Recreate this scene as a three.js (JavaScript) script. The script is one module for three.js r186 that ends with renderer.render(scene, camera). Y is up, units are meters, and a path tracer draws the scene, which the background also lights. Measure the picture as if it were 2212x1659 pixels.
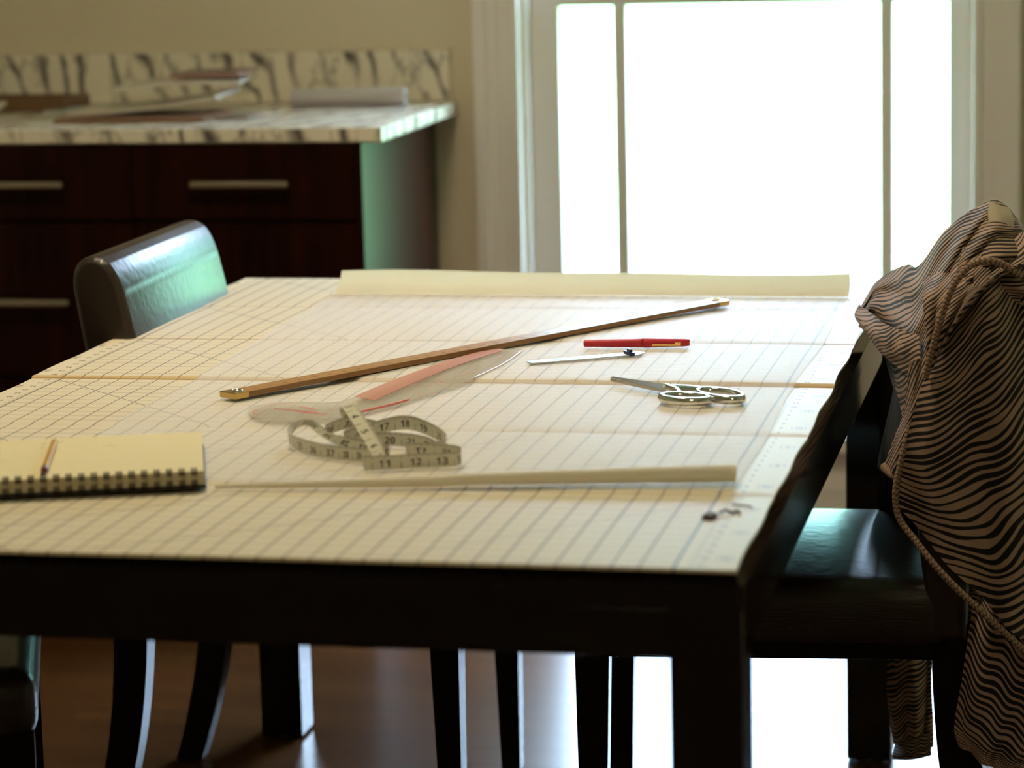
import * as THREE from 'three';
import { RoundedBoxGeometry } from 'three/addons/geometries/RoundedBoxGeometry.js';
import { mergeGeometries, mergeVertices, toCreasedNormals } from 'three/addons/utils/BufferGeometryUtils.js';
import { RectAreaLightUniformsLib } from 'three/addons/lights/RectAreaLightUniformsLib.js';

// ───────────────────────── camera, sky, exposure
const scene = new THREE.Scene();
const T = 0.735;                                   // height of the cutting surface above the floor
const camera = new THREE.PerspectiveCamera(2 * Math.atan(829.5 / 6068.83) * 180 / Math.PI, 2212 / 1659, 0.05, 300);
camera.position.set(0.8302, T + 0.6057, 2.4155);
camera.rotation.set(-0.17583, 0.2110, -0.02482, 'YXZ');
camera.focus = 3.52;
camera.userData.fStop = 4.2;
scene.background = new THREE.Color().setRGB(17.5, 23.5, 32);    // bright blue daylight sky
const sun = new THREE.DirectionalLight(new THREE.Color().setRGB(1, 0.96, 0.9), 34);   // high sun behind the house: lights the garden, not the room
sun.position.set(-6, 22, 16); sun.target.position.set(0, 0, -14); sun.castShadow = true; sun.shadow.mapSize.set(2048, 2048);
Object.assign(sun.shadow.camera, { left: -45, right: 45, top: 45, bottom: -45, near: 1, far: 120 }); scene.add(sun, sun.target);
const renderer = new THREE.WebGLRenderer({ antialias: true });
renderer.toneMapping = THREE.LinearToneMapping;
renderer.toneMappingExposure = 1.2;
renderer.shadowMap.enabled = true;
RectAreaLightUniformsLib.init();

// ───────────────────────── helpers
let seed = 12345;
const rnd = () => { seed = (seed * 1664525 + 1013904223) >>> 0; return seed / 4294967296; };
const hash = (x, y) => { let h = Math.imul(x | 0, 374761393) ^ Math.imul(y | 0, 668265263); h = Math.imul(h ^ (h >>> 13), 1274126177); return ((h ^ (h >>> 16)) >>> 0) / 4294967296; };
const sm = (t) => t * t * (3 - 2 * t);
const lerp = (a, b, t) => a + (b - a) * t;
const clamp = (x, a, b) => Math.min(b, Math.max(a, x));
function vnoise(x, y, px = 0, py = 0) {
  const xi = Math.floor(x), yi = Math.floor(y), fx = sm(x - xi), fy = sm(y - yi);
  const w = (a, p) => p ? ((a % p) + p) % p : a;
  const a = hash(w(xi, px), w(yi, py)), b = hash(w(xi + 1, px), w(yi, py)), c = hash(w(xi, px), w(yi + 1, py)), d = hash(w(xi + 1, px), w(yi + 1, py));
  return lerp(lerp(a, b, fx), lerp(c, d, fx), fy);
}
function fbm(x, y, o = 4, px = 0, py = 0) { let s = 0, a = 0.5, n = 0; for (let i = 0; i < o; i++) { s += a * vnoise(x, y, px, py); n += a; a /= 2; x *= 2; y *= 2; px *= 2; py *= 2; } return s / n; }
function dataTex(w, h, f, srgb = true) {
  const d = new Uint8Array(w * h * 4);
  for (let y = 0; y < h; y++) for (let x = 0; x < w; x++) { const c = f(x / w, y / h), i = (y * w + x) * 4; d[i] = clamp(c[0], 0, 255); d[i + 1] = clamp(c[1], 0, 255); d[i + 2] = clamp(c[2], 0, 255); d[i + 3] = 255; }
  const t = new THREE.DataTexture(d, w, h); t.wrapS = t.wrapT = THREE.RepeatWrapping; t.magFilter = THREE.LinearFilter; t.minFilter = THREE.LinearFilter;
  if (srgb) t.colorSpace = THREE.SRGBColorSpace; t.needsUpdate = true; return t;
}
function canvasTex(w, h, draw) {
  const c = document.createElement('canvas'); c.width = w; c.height = h; draw(c.getContext('2d'), w, h);
  const t = new THREE.CanvasTexture(c); t.colorSpace = THREE.SRGBColorSpace; t.wrapS = t.wrapT = THREE.RepeatWrapping; return t;
}
const rgb = (r, g, b) => new THREE.Color().setRGB(r, g, b);
const std = (o) => new THREE.MeshPhysicalMaterial(o);
const used = {};
const numbered = (n) => { const k = used[n] = (used[n] ?? -1) + 1; return k ? n + '_' + String(k).padStart(3, '0') : n; };
function part(name, geo, mat, parent) { const m = new THREE.Mesh(geo, mat); m.name = name; m.castShadow = m.receiveShadow = true; parent.add(m); return m; }
function thing(name, label, category, p = [0, 0, 0], turn = 0, grp) {
  const g = new THREE.Group(); g.name = numbered(name); g.position.set(...p); g.rotation.y = turn; g.userData = { label, category }; if (grp) g.userData.group = grp; scene.add(g); return g;
}
function struct(name, geo, mat, label, category) {
  const m = geo ? new THREE.Mesh(geo, mat) : new THREE.Group(); m.name = name; m.castShadow = m.receiveShadow = true;
  m.userData = { kind: 'structure', label, category }; scene.add(m); return m;
}
const bx = (w, h, d, x, y, z) => new THREE.BoxGeometry(w, h, d).translate(x, y, z);
const span = (x0, x1, y0, y1, z0, z1) => bx(x1 - x0, y1 - y0, z1 - z0, (x0 + x1) / 2, (y0 + y1) / 2, (z0 + z1) / 2);
const rspan = (x0, x1, y0, y1, z0, z1, r = 0.003, s = 2) => new RoundedBoxGeometry(x1 - x0, y1 - y0, z1 - z0, s, r).translate((x0 + x1) / 2, (y0 + y1) / 2, (z0 + z1) / 2);
const V = (x, y, z) => new THREE.Vector3(x, y, z);
// uv in metres from the dominant plane of each face
function boxUV(geo, sc = 1, swap = false) {
  const g = geo.index ? geo.toNonIndexed() : geo; const p = g.attributes.position, n = g.attributes.normal, uv = new Float32Array(p.count * 2);
  for (let i = 0; i < p.count; i++) {
    const ax = Math.abs(n.getX(i)), ay = Math.abs(n.getY(i)), az = Math.abs(n.getZ(i)); let u, v;
    if (ay >= ax && ay >= az) { u = p.getX(i); v = p.getZ(i); } else if (ax >= az) { u = p.getZ(i); v = p.getY(i); } else { u = p.getX(i); v = p.getY(i); }
    if (swap) [u, v] = [v, u];
    uv[2 * i] = u * sc; uv[2 * i + 1] = v * sc;
  }
  g.setAttribute('uv', new THREE.BufferAttribute(uv, 2)); return g;
}
// solid sheet from a grid of points f(u, v) -> Vector3, thickness th, uv g(u, v)
function sheet(nu, nv, f, th, g = (u, v) => [u, v]) {
  const P = []; for (let j = 0; j <= nv; j++) for (let i = 0; i <= nu; i++) P.push(f(i / nu, j / nv));
  const id = (i, j) => j * (nu + 1) + i, N = P.map(() => V(0, 0, 0));
  for (let j = 0; j <= nv; j++) for (let i = 0; i <= nu; i++) {
    const a = P[id(Math.min(i + 1, nu), j)].clone().sub(P[id(Math.max(i - 1, 0), j)]), b = P[id(i, Math.min(j + 1, nv))].clone().sub(P[id(i, Math.max(j - 1, 0))]);
    N[id(i, j)].copy(a.cross(b)).normalize();
  }
  const pos = [], nor = [], uv = [], idx = [], n = P.length;
  for (const s of th ? [1, -1] : [1]) for (let k = 0; k < n; k++) {
    const q = s > 0 ? P[k] : P[k].clone().addScaledVector(N[k], -th); pos.push(q.x, q.y, q.z); nor.push(N[k].x * s, N[k].y * s, N[k].z * s);
    const t = g((k % (nu + 1)) / nu, Math.floor(k / (nu + 1)) / nv); uv.push(t[0], t[1]);
  }
  for (let j = 0; j < nv; j++) for (let i = 0; i < nu; i++) {
    const a = id(i, j), b = id(i + 1, j), c = id(i + 1, j + 1), d = id(i, j + 1);
    idx.push(a, b, c, a, c, d); if (th) idx.push(n + a, n + c, n + b, n + a, n + d, n + c);
  }
  const rim = (a, b) => {
    const k = pos.length / 3, e = P[b].clone().sub(P[a]), nn = e.cross(N[a]).normalize();
    for (const [q, off] of [[a, 0], [b, 0], [b, n], [a, n]]) { const o = (q + off) * 3; pos.push(pos[o], pos[o + 1], pos[o + 2]); nor.push(nn.x, nn.y, nn.z); uv.push(uv[(q + off) * 2], uv[(q + off) * 2 + 1]); }
    idx.push(k, k + 2, k + 1, k, k + 3, k + 2);
  };
  if (th) for (let i = 0; i < nu; i++) { rim(id(i, 0), id(i + 1, 0)); rim(id(i + 1, nv), id(i, nv)); }
  if (th) for (let j = 0; j < nv; j++) { rim(id(0, j + 1), id(0, j)); rim(id(nu, j), id(nu, j + 1)); }
  const geo = new THREE.BufferGeometry();
  geo.setAttribute('position', new THREE.Float32BufferAttribute(pos, 3)); geo.setAttribute('normal', new THREE.Float32BufferAttribute(nor, 3)); geo.setAttribute('uv', new THREE.Float32BufferAttribute(uv, 2)); geo.setIndex(idx); return geo;
}
const tube = (pts, r, seg = 40, rad = 8, closed = false) => new THREE.TubeGeometry(new THREE.CatmullRomCurve3(pts.map((p) => V(...p)), closed), seg, r, rad, closed);
const cyl = (r0, r1, a, b, s = 16) => {     // from point a (radius r0) to b (radius r1)
  const A = V(...a), B = V(...b), d = B.clone().sub(A), g = new THREE.CylinderGeometry(r1, r0, d.length(), s);
  g.applyQuaternion(new THREE.Quaternion().setFromUnitVectors(V(0, 1, 0), d.clone().normalize())); const c = A.add(B).multiplyScalar(0.5); return g.translate(c.x, c.y, c.z);
};

// ───────────────────────── materials
const wallMat = std({ color: rgb(0.68, 0.59, 0.44), roughness: 0.9 });
const ceilMat = std({ color: rgb(0.72, 0.69, 0.62), roughness: 0.95 });
const trimMat = std({ color: rgb(0.86, 0.81, 0.78), roughness: 0.45 });
const woodNoise = (u, v) => { const g = fbm(u * 6, v * 48, 4, 6, 48), s = fbm(u * 3 + 7, v * 160, 3, 3, 160); return 0.62 * g + 0.38 * s; };
const floorTex = dataTex(512, 512, (u, v) => { const k = 0.72 + 0.5 * woodNoise(u, v); return [172 * k, 118 * k, 68 * k]; });
const floorMats = [0.80, 0.94, 1.06, 0.88].map((k) => std({ color: rgb(0.21 * k, 0.185 * k, 0.17 * k), map: floorTex, roughness: 0.24 }));
const espressoTex = dataTex(256, 512, (u, v) => { const k = 0.6 + 0.8 * fbm(u * 40, v * 5, 4, 40, 5); return [58 * k, 30 * k, 20 * k]; });
const espresso = std({ color: rgb(0.36, 0.27, 0.22), map: espressoTex, roughness: 0.33, specularIntensity: 0.16 });
const blackWood = std({ color: rgb(0.008, 0.006, 0.005), roughness: 0.09, specularIntensity: 0.7 });
const chairWood = std({ color: rgb(0.010, 0.008, 0.007), roughness: 0.22, specularIntensity: 0.28 });
const leatherBump = dataTex(256, 256, (u, v) => { const n = fbm(u * 40, v * 40, 3, 40, 40) * 160 + fbm(u * 9, v * 3, 3, 9, 3) * 90; return [n, n, n]; }, false);
const leather = std({ color: rgb(0.028, 0.017, 0.012), roughness: 0.33, bumpMap: leatherBump, bumpScale: 0.0007 });
const brushed = std({ color: rgb(0.46, 0.37, 0.29), metalness: 1, roughness: 0.42 });
const chrome = std({ color: rgb(0.82, 0.82, 0.84), metalness: 1, roughness: 0.1 });
const steel = std({ color: rgb(0.5, 0.47, 0.45), metalness: 1, roughness: 0.28 });
const brass = std({ color: rgb(0.62, 0.42, 0.16), metalness: 1, roughness: 0.3 });
const glass = std({ color: 0xffffff, roughness: 0.0, transmission: 1, thickness: 0, ior: 1.5 });

// ───────────────────────── the room
const X0 = -2.3, X1 = 2.0, ZB = -3.23, ZF = 3.3, HC = 2.5;
{
  const floor = struct('floor', null, null, 'glossy brown hardwood floor', 'floor');
  const base = part('subfloor', span(X0, X1, -0.1, -0.02, ZB, ZF), std({ color: rgb(0.08, 0.05, 0.03), roughness: 0.8 }), floor);
  const pw = 0.0826; let row = 0;
  for (let z = ZB; z < ZF - 0.001; z += pw, row++) {
    let x = X0; const first = 0.5 + rnd() * 1.1;
    for (let k = 0; x < X1 - 0.001; k++) {
      const xe = k === 3 ? X1 : Math.min(X1, x + (k ? 1.15 + rnd() * 0.5 : first)), z1 = Math.min(z + pw, ZF);
      const g = boxUV(span(x, xe - 0.0008, -0.019, 0, z, z1 - 0.0008), 1), uv = g.attributes.uv, ou = rnd(), ov = rnd();
      for (let i = 0; i < uv.count; i++) uv.setXY(i, uv.getX(i) * 0.9 + ou, uv.getY(i) * 1.0 + ov);
      part('plank', g, floorMats[Math.floor(rnd() * 4)], floor); x = xe;
    }
  }
  struct('ceiling', span(X0 - 0.15, X1 + 0.15, HC, HC + 0.12, ZB - 0.2, ZF + 0.15), ceilMat, 'plain white ceiling above the room', 'ceiling');
  struct('wall_left', span(X0 - 0.15, X0, 0, HC, ZB - 0.2, ZF), wallMat, 'tan wall to the left of the counter', 'wall');
  struct('wall_right', span(X1, X1 + 0.15, 0, HC, ZB - 0.2, ZF), wallMat, 'tan wall to the right of the window', 'wall');
  struct('wall_front', span(X0, X1, 0, HC, ZF, ZF + 0.15), wallMat, 'tan wall behind the viewer', 'wall');
  // back wall with the window opening
  const wx0 = -0.345, wx1 = 0.582, wy0 = 0.185, wy1 = 1.85, zt = ZB - 0.2;
  struct('wall_back', mergeGeometries([span(X0, wx0, 0, HC, zt, ZB), span(wx1, X1, 0, HC, zt, ZB), span(wx0, wx1, 0, wy0, zt, ZB), span(wx0, wx1, wy1, HC, zt, ZB)]), wallMat, 'tan wall holding the bright window and counter', 'wall');
  // window
  const w = struct('window_1', null, null, 'tall bright window with thin vertical glazing bars and cream casing', 'window');
  const casing = (x0, x1, outer) => {   // stepped moulding, outer side given
    const s = outer, xo = s < 0 ? x0 : x1, d = (a, b, y0, y1, t) => { const p = s < 0 ? xo + a : xo - b, q = s < 0 ? xo + b : xo - a; return rspan(p, q, y0, y1, ZB - 0.002, ZB + t, 0.003, 1); };
    return mergeGeometries([d(0, 0.026, 0.235, 1.85, 0.034), d(0.024, 0.05, 0.235, 1.85, 0.022), d(0.048, 0.078, 0.235, 1.85, 0.018), d(0.076, 0.093, 0.235, 1.85, 0.026)]);
  };
  part('casing', casing(-0.437, -0.345, -1), trimMat, w);
  part('casing', casing(0.581, 0.663, 1), trimMat, w);
  part('head_casing', mergeGeometries([rspan(-0.437, 0.663, 1.8505, 1.945, ZB - 0.002, ZB + 0.028, 0.003, 1), rspan(-0.45, 0.676, 1.945, 1.97, ZB - 0.002, ZB + 0.045, 0.003, 1)]), trimMat, w);
  part('jamb', mergeGeometries([span(-0.345, -0.330, 0.2, 1.85, zt, ZB + 0.002), span(0.567, 0.582, 0.2, 1.85, zt, ZB + 0.002), span(-0.33, 0.567, 1.835, 1.85, zt, ZB + 0.002)]), trimMat, w);
  part('stool', rspan(-0.46, 0.686, 0.190, 0.225, zt, ZB + 0.06, 0.006, 2), trimMat, w);
  part('apron_board', rspan(-0.437, 0.663, 0.10, 0.19, ZB - 0.002, ZB + 0.018, 0.003, 1), trimMat, w);
  const zs = ZB - 0.03;
  const sash = (name, y0, y1, bot, top, z, my) => {
    const f = part(name, mergeGeometries([rspan(-0.33, -0.269, y0, y1, z - 0.035, z, 0.004, 2), rspan(0.519, 0.567, y0, y1, z - 0.035, z, 0.004, 2), rspan(-0.27, 0.52, y0, y0 + bot, z - 0.035, z, 0.004, 2), rspan(-0.27, 0.52, y1 - top, y1, z - 0.035, z, 0.004, 2)]), trimMat, w);
    for (const x of [-0.1445, 0.396]) part('glazing_bar', rspan(x - 0.0135, x + 0.0135, y0 + bot, y1 - top, z - 0.028, z - 0.006, 0.002, 1), trimMat, f);
    part('glazing_bar', rspan(-0.27, 0.52, my - 0.0135, my + 0.0135, z - 0.028, z - 0.006, 0.002, 1), trimMat, f);
    const xs = [-0.27, -0.1445, 0.396, 0.52], ys = [y0 + bot, my, y1 - top];
    for (let a = 0; a < 3; a++) for (let b = 0; b < 2; b++) part('pane', new THREE.PlaneGeometry(xs[a + 1] - xs[a], ys[b + 1] - ys[b]).translate((xs[a] + xs[a + 1]) / 2, (ys[b] + ys[b + 1]) / 2, z - 0.017), glass, f);
  };
  sash('lower_sash', 0.225, 1.135, 0.06, 0.042, zs, 0.52);
  sash('upper_sash', 1.095, 1.835, 0.042, 0.06, zs - 0.04, 1.62);
  // skirting
  const bb = (n, g) => struct(n, g, trimMat, 'cream baseboard along the foot of the wall', 'baseboard');
  bb('baseboard_back', mergeGeometries([rspan(-0.515, X1, 0, 0.1, ZB, ZB + 0.014, 0.003, 1)]));
  bb('baseboard_left', rspan(X0, X0 + 0.014, 0, 0.1, ZB + 0.7, ZF, 0.003, 1));
  bb('baseboard_right', rspan(X1 - 0.014, X1, 0, 0.1, ZB + 0.02, ZF, 0.003, 1));
  // the lawn outside
  const lawnTex = dataTex(256, 256, (u, v) => { const k = 0.75 + 0.5 * fbm(u * 24, v * 24, 4, 24, 24); return [112 * k, 165 * k, 100 * k]; });
  const lg = new THREE.PlaneGeometry(240, 160, 1, 1).rotateX(-Math.PI / 2).translate(0, -0.45, ZB - 0.25 - 80);
  for (let i = 0, uv = lg.attributes.uv; i < uv.count; i++) uv.setXY(i, uv.getX(i) * 80, uv.getY(i) * 50);
  struct('lawn', lg, std({ map: lawnTex, roughness: 1 }), 'green lawn outside the bright window', 'lawn');
}

// ───────────────────────── hedge beyond the lawn
{
  const h = thing('garden_hedge', 'tall green hedge beyond the lawn outside the window', 'hedge', [0, -0.45, -50]);
  const blob = (x, y, z, r, k) => { const g = new THREE.IcosahedronGeometry(r, 4), p = g.attributes.position; for (let i = 0; i < p.count; i++) { const a = p.getX(i), b = p.getY(i), c = p.getZ(i), n = 0.86 + 0.34 * fbm(a * 1.3 + k * 7, b * 1.3 + c * 0.9, 3); p.setXYZ(i, a * n * 1.1 + x, Math.max(0, b * n * 1.25 + y), c * n + z); } g.computeVertexNormals(); return g; };
  const gs = []; for (let i = 0; i < 26; i++) gs.push(blob(-62 + i * 5 + rnd() * 2, 5.2 + rnd() * 1.4, rnd() * 3, 5.0 + rnd() * 1.2, i));
  part('foliage', mergeGeometries(gs), std({ color: rgb(0.125, 0.235, 0.21), roughness: 0.9 }), h);
}
// ───────────────────────── ceiling lamps (warm)
function ceilingLamp(x, z, power, label) {
  const l = thing('ceiling_lamp', label, 'lamp', [x, HC, z]);
  part('lamp_base', new THREE.CylinderGeometry(0.2, 0.2, 0.03, 40).translate(0, -0.016, 0), brushed, l);
  part('lamp_diffuser', new THREE.LatheGeometry([[0.001, -0.075], [0.08, -0.072], [0.15, -0.058], [0.185, -0.032]].map((p) => new THREE.Vector2(...p)), 40), std({ color: 0xffffff, emissive: rgb(1, 0.72, 0.38), emissiveIntensity: 1.5, roughness: 0.6, side: THREE.DoubleSide }), l);
  const a = new THREE.RectAreaLight(new THREE.Color().setRGB(1, 0.80, 0.55), power, 0.34, 0.34); a.position.set(0, -0.085, 0); a.rotation.x = -Math.PI / 2; l.add(a);
}
ceilingLamp(-0.25, -1.15, 52, 'round warm ceiling lamp above the table');
ceilingLamp(0.1, 1.7, 24, 'round warm ceiling lamp behind the viewer');

// ───────────────────────── base cabinets, counter, backsplash
const marbleTex = dataTex(1024, 512, (u, v) => {
  const w = fbm(u * 10, v * 5, 4, 10, 5) * 2 - 1, s = u * 15 + v * 4 + w * 0.9;
  let k = Math.abs(((s % 1) + 1) % 1 - 0.5) * 2; const m = fbm(u * 14 + 3, v * 7 + 9, 3, 14, 7);
  const vein = Math.pow(clamp(1 - k * (1.6 + 1.2 * m), 0, 1), 1.3) * clamp((m - 0.3) * 3, 0, 1);
  const fine = Math.pow(clamp(1 - Math.abs(fbm(u * 22, v * 9, 4, 22, 9) - 0.5) * 22, 0, 1), 2) * 0.35;
  const d = clamp(vein * 0.95 + fine, 0, 0.85), cl = 1 - 0.10 * fbm(u * 4, v * 3, 3, 4, 3);
  return [242 * cl * (1 - d * 0.72), 232 * cl * (1 - d * 0.75), 212 * cl * (1 - d * 0.74)];
});
const marble = std({ map: marbleTex, roughness: 0.22 });
const DF = -2.622;                                 // front plane of the carcass
function baseCabinet(x0, x1, label, endPanel) {
  const c = thing('base_cabinet', label, 'cabinet', [(x0 + x1) / 2, 0, DF]); const h = (x1 - x0) / 2;
  part('carcass', boxUV(span(-h, h, 0.1, 0.878, -0.585, -0.001), 1.5), espresso, c);
  part('toe_kick', span(-h, h, 0, 0.1, -0.55, -0.07), blackWood, c);
  for (const [y0, y1, hy] of [[0.736, 0.8745, 0.804], [0.432, 0.7285, 0.579], [0.108, 0.4245, 0.27]]) {
    const d = part('drawer', boxUV(rspan(-h + 0.002, h - 0.002, y0, y1, 0.001, 0.021, 0.0015, 1), 1.5), espresso, c);
    part('handle', mergeGeometries([rspan(-0.095, 0.095, hy - 0.0065, hy + 0.0065, 0.041, 0.052, 0.003, 2), cyl(0.004, 0.004, [-0.075, hy, 0.02], [-0.075, hy, 0.042], 10).toNonIndexed(), cyl(0.004, 0.004, [0.075, hy, 0.02], [0.075, hy, 0.042], 10).toNonIndexed()].map((g) => g.index ? g.toNonIndexed() : g)), brushed, d);
  }
  if (endPanel) {
    part('end_panel', boxUV(rspan(h + 0.0005, h + 0.014, 0.0, 0.878, -0.527, 0.021, 0.001, 1), 1.5), espresso, c);
    part('scribe_strip', span(h + 0.0005, h + 0.006, 0.0, 0.878, -0.604, -0.5275), blackWood, c);
  }
  return c;
}
baseCabinet(-0.967, -0.532, 'dark brown drawer cabinet at the end nearest the window', true);
baseCabinet(-1.416, -0.967, 'dark brown drawer cabinet left of the end cabinet', false);
const CT = 0.907;
{
  const g = boxUV(rspan(-1.9, -0.478, 0.8785, CT, ZB + 0.001, -2.6, 0.004, 2), 0.9);
  const m = part(numbered('countertop'), g, marble, scene); m.userData = { label: 'cream marble countertop with dark veins over the drawers', category: 'countertop' };
  const b = part(numbered('backsplash'), boxUV(rspan(-1.9, -0.489, CT + 0.0003, CT + 0.106, ZB + 0.001, ZB + 0.021, 0.002, 1), 1.1), marble, scene);
  b.userData = { label: 'upright marble backsplash strip behind the counter', category: 'backsplash' };
}

// ───────────────────────── table
{
  const t = thing('dining_table', 'black lacquered dining table under the gridded cutting board', 'table', [0.0150, 0, -0.911]);
  const hx = 0.5030, hz = 0.907, top = T - 0.0031, y1 = top - 0.034, y2 = T - 0.083;
  const cb = 0.012, sh = new THREE.Shape(); sh.moveTo(-hx + cb, -hz + cb); sh.lineTo(hx - cb, -hz + cb); sh.lineTo(hx - cb, hz - cb); sh.lineTo(-hx + cb, hz - cb); sh.closePath();
  part('tabletop', mergeGeometries([new THREE.ExtrudeGeometry(sh, { depth: 0.0005, bevelEnabled: true, bevelSize: cb, bevelThickness: cb, bevelSegments: 1 }).rotateX(-Math.PI / 2).translate(0, top - cb - 0.0005, 0), span(-hx, hx, y1, top - cb - 0.0005, -hz, hz).toNonIndexed()]), blackWood, t);
  for (const s of [-1, 1]) {
    part('apron', rspan(-hx + 0.06, hx - 0.06, y2, y1 - 0.0004, s > 0 ? hz - 0.025 : -hz + 0.001, s > 0 ? hz - 0.001 : -hz + 0.025, 0.0015, 1), blackWood, t);
    part('apron', rspan(s > 0 ? hx - 0.025 : -hx + 0.001, s > 0 ? hx - 0.001 : -hx + 0.025, y2, y1 - 0.0004, -hz + 0.06, hz - 0.06, 0.0015, 1), blackWood, t);
    for (const q of [-1, 1]) part('leg', rspan(Math.min(s * (hx - 0.0006), s * (hx - 0.068)), Math.max(s * (hx - 0.0006), s * (hx - 0.068)), 0.004, y1 + 0.006, Math.min(q * (hz - 0.0006), q * (hz - 0.068)), Math.max(q * (hz - 0.0006), q * (hz - 0.068)), 0.003, 2), blackWood, t);
    for (const q of [-1, 1]) part('foot_glide', new THREE.CylinderGeometry(0.02, 0.02, 0.004, 20).translate(s * (hx - 0.034), 0.002, q * (hz - 0.034)), trimMat, t);
  }
}

// ───────────────────────── cutting board: six folding cardboard panels
const IN = 0.0254, PN = 12 * IN, BW = 0.508;
// height of the board above T at depth z (0 near, −1.829 far): bowed panels, the third fold stepping down towards the viewer
const crease = [0.0012, 0.0006, 0.0009, 0.0006, 0.0022, 0.0009, 0.0003];
const creaseFar = [0.0012, 0.0018, 0.0024, 0.0042, 0.0038, 0.0025, 0.0003];
function boardY(z) {
  const s = clamp(-z / PN, 0, 6), k = Math.min(5, Math.floor(s)), f = s - k, strip = 0.03;
  const a = creaseFar[k], b = crease[k + 1];
  if (k > 0 && f < strip) return lerp(crease[k], a, sm(f / strip));
  const q = (f - (k ? strip : 0)) / (1 - (k ? strip : 0));
  return lerp(a, b, q) + 0.0010 * Math.sin(Math.PI * q);
}
const warpX = (x, z) => (1 + 0.35 * Math.sin(3 * x + 1)) + 0;
const bY = (x, z) => 0.0002 + boardY(z) * warpX(x, z) * 0.9;
const RIGHTM = 0.452, LEFTM = -0.468;
function panelCanvas(k) {
  return canvasTex(2048, 614, (c, w, h) => {
    const px = (x) => (x + BW) / (2 * BW) * w, py = (q) => h - q / PN * h;   // q: distance from the near edge of the panel
    c.fillStyle = '#e0d3b8'; c.fillRect(0, 0, w, h);
    for (let i = 0; i < 2600; i++) { const v = rnd(); c.fillStyle = v < 0.5 ? 'rgba(150,120,80,0.06)' : 'rgba(255,250,235,0.09)'; c.fillRect(rnd() * w, rnd() * h, 4 + rnd() * 40, 1 + rnd() * 2); }
    c.lineCap = 'butt';
    const line = (x0, q0, x1, q1, wd, st) => { c.strokeStyle = st; c.lineWidth = wd; c.beginPath(); c.moveTo(px(x0), py(q0)); c.lineTo(px(x1), py(q1)); c.stroke(); };
    const dark = 'rgba(58,44,30,0.92)', soft = 'rgba(84,66,46,0.85)';
    for (let i = 1; i < 37; i++) { const x = LEFTM + i * IN; if (x < RIGHTM - 0.012) line(x, 0, x, PN, 2.6, dark); }
    for (let i = 1; i < 12; i++) line(LEFTM, i * IN, RIGHTM, i * IN, 2.0, soft);
    line(LEFTM, 0, LEFTM, PN, 3.6, dark); line(RIGHTM, 0, RIGHTM, PN, 5, 'rgba(96,98,120,0.9)');
    line(LEFTM, PN - 0.012, LEFTM + PN - 0.012, 0, 2.2, dark);                 // bias line at the left
    line(RIGHTM, PN - 0.03, RIGHTM - PN + 0.03, 0, 2.0, 'rgba(110,110,120,0.7)');
    if (k < 2) { c.strokeStyle = 'rgba(80,64,48,0.75)'; c.lineWidth = 3; for (const [a, b] of [[-0.35, -0.02], [-0.1, 0.2], [-0.46, -0.2]]) { c.beginPath(); c.moveTo(px(a), py(k ? -0.08 : 0.02)); c.quadraticCurveTo(px((a + b) / 2 + 0.03), py(0.12), px(b), py(PN - 0.02)); c.stroke(); } }
    if (k === 0) { line(LEFTM, 0.012, RIGHTM, 0.012, 2.4, 'rgba(110,92,66,0.8)'); }
    if (k === 3 || k === 2 || k === 4) { const q = k === 2 ? PN : 0; line(-BW, k === 2 ? PN - 0.001 : 0.001, BW, k === 2 ? PN - 0.001 : 0.001, 5, 'rgba(150,112,58,0.8)'); if (k === 3) { c.fillStyle = 'rgba(196,158,98,0.55)'; c.fillRect(0, py(0.009), w, 40); } }
    else line(-BW, 0.001, BW, 0.001, 3, 'rgba(150,116,70,0.6)');
    // margins: ticks every eighth, numbers every inch, worded marks every fourth inch
    c.textAlign = 'center'; c.textBaseline = 'middle';
    for (let i = 0; i < 96; i++) { const q = (i + 0.5) * IN / 8, L = i % 8 === 7 ? 0.009 : i % 4 === 3 ? 0.0065 : 0.0045; line(LEFTM, q, LEFTM - L, q, 1.2, 'rgba(70,56,40,0.8)'); line(RIGHTM + 0.012, q, RIGHTM + 0.012 + L * 0.7, q, 1.2, 'rgba(86,88,112,0.75)'); }
    for (let i = 0; i < 12; i++) {
      const g = k * 12 + i + 1, n = g >= 22 ? g - 21 : 22 - g, q = (i + 0.55) * IN;
      c.save(); c.translate(px(LEFTM - 0.0165), py(q)); c.scale(1, 1.5); c.font = 'bold 16px sans-serif'; c.fillStyle = 'rgba(62,48,30,0.95)'; c.fillText(String(n), 0, 0); c.restore();
      c.save(); c.translate(px(RIGHTM + 0.023), py(q)); c.scale(1, 1.5); c.font = 'bold 14px sans-serif'; c.fillStyle = 'rgba(74,78,112,0.85)'; c.fillText(String(n), 0, 0); c.restore();
      if (i % 4 === 1) {
        c.strokeStyle = 'rgba(110,90,58,0.85)'; c.lineWidth = 2.4; const yy = py(q), xx = px(LEFTM - 0.031);
        c.beginPath(); for (let s = 0; s <= 14; s++) c.lineTo(xx - 9 + (s % 2 ? 5 : -4) + 6 * Math.sin(s), yy + 16 - s * 2.6); c.stroke();
        c.font = 'bold 17px sans-serif'; c.fillStyle = 'rgba(84,88,120,0.8)'; c.fillText(String(n * 2), px(RIGHTM + 0.042), py(q)); c.strokeStyle = 'rgba(84,88,120,0.5)'; c.lineWidth = 1.5; c.strokeRect(px(RIGHTM + 0.042) - 15, py(q) - 13, 30, 26);
      }
    }
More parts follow.
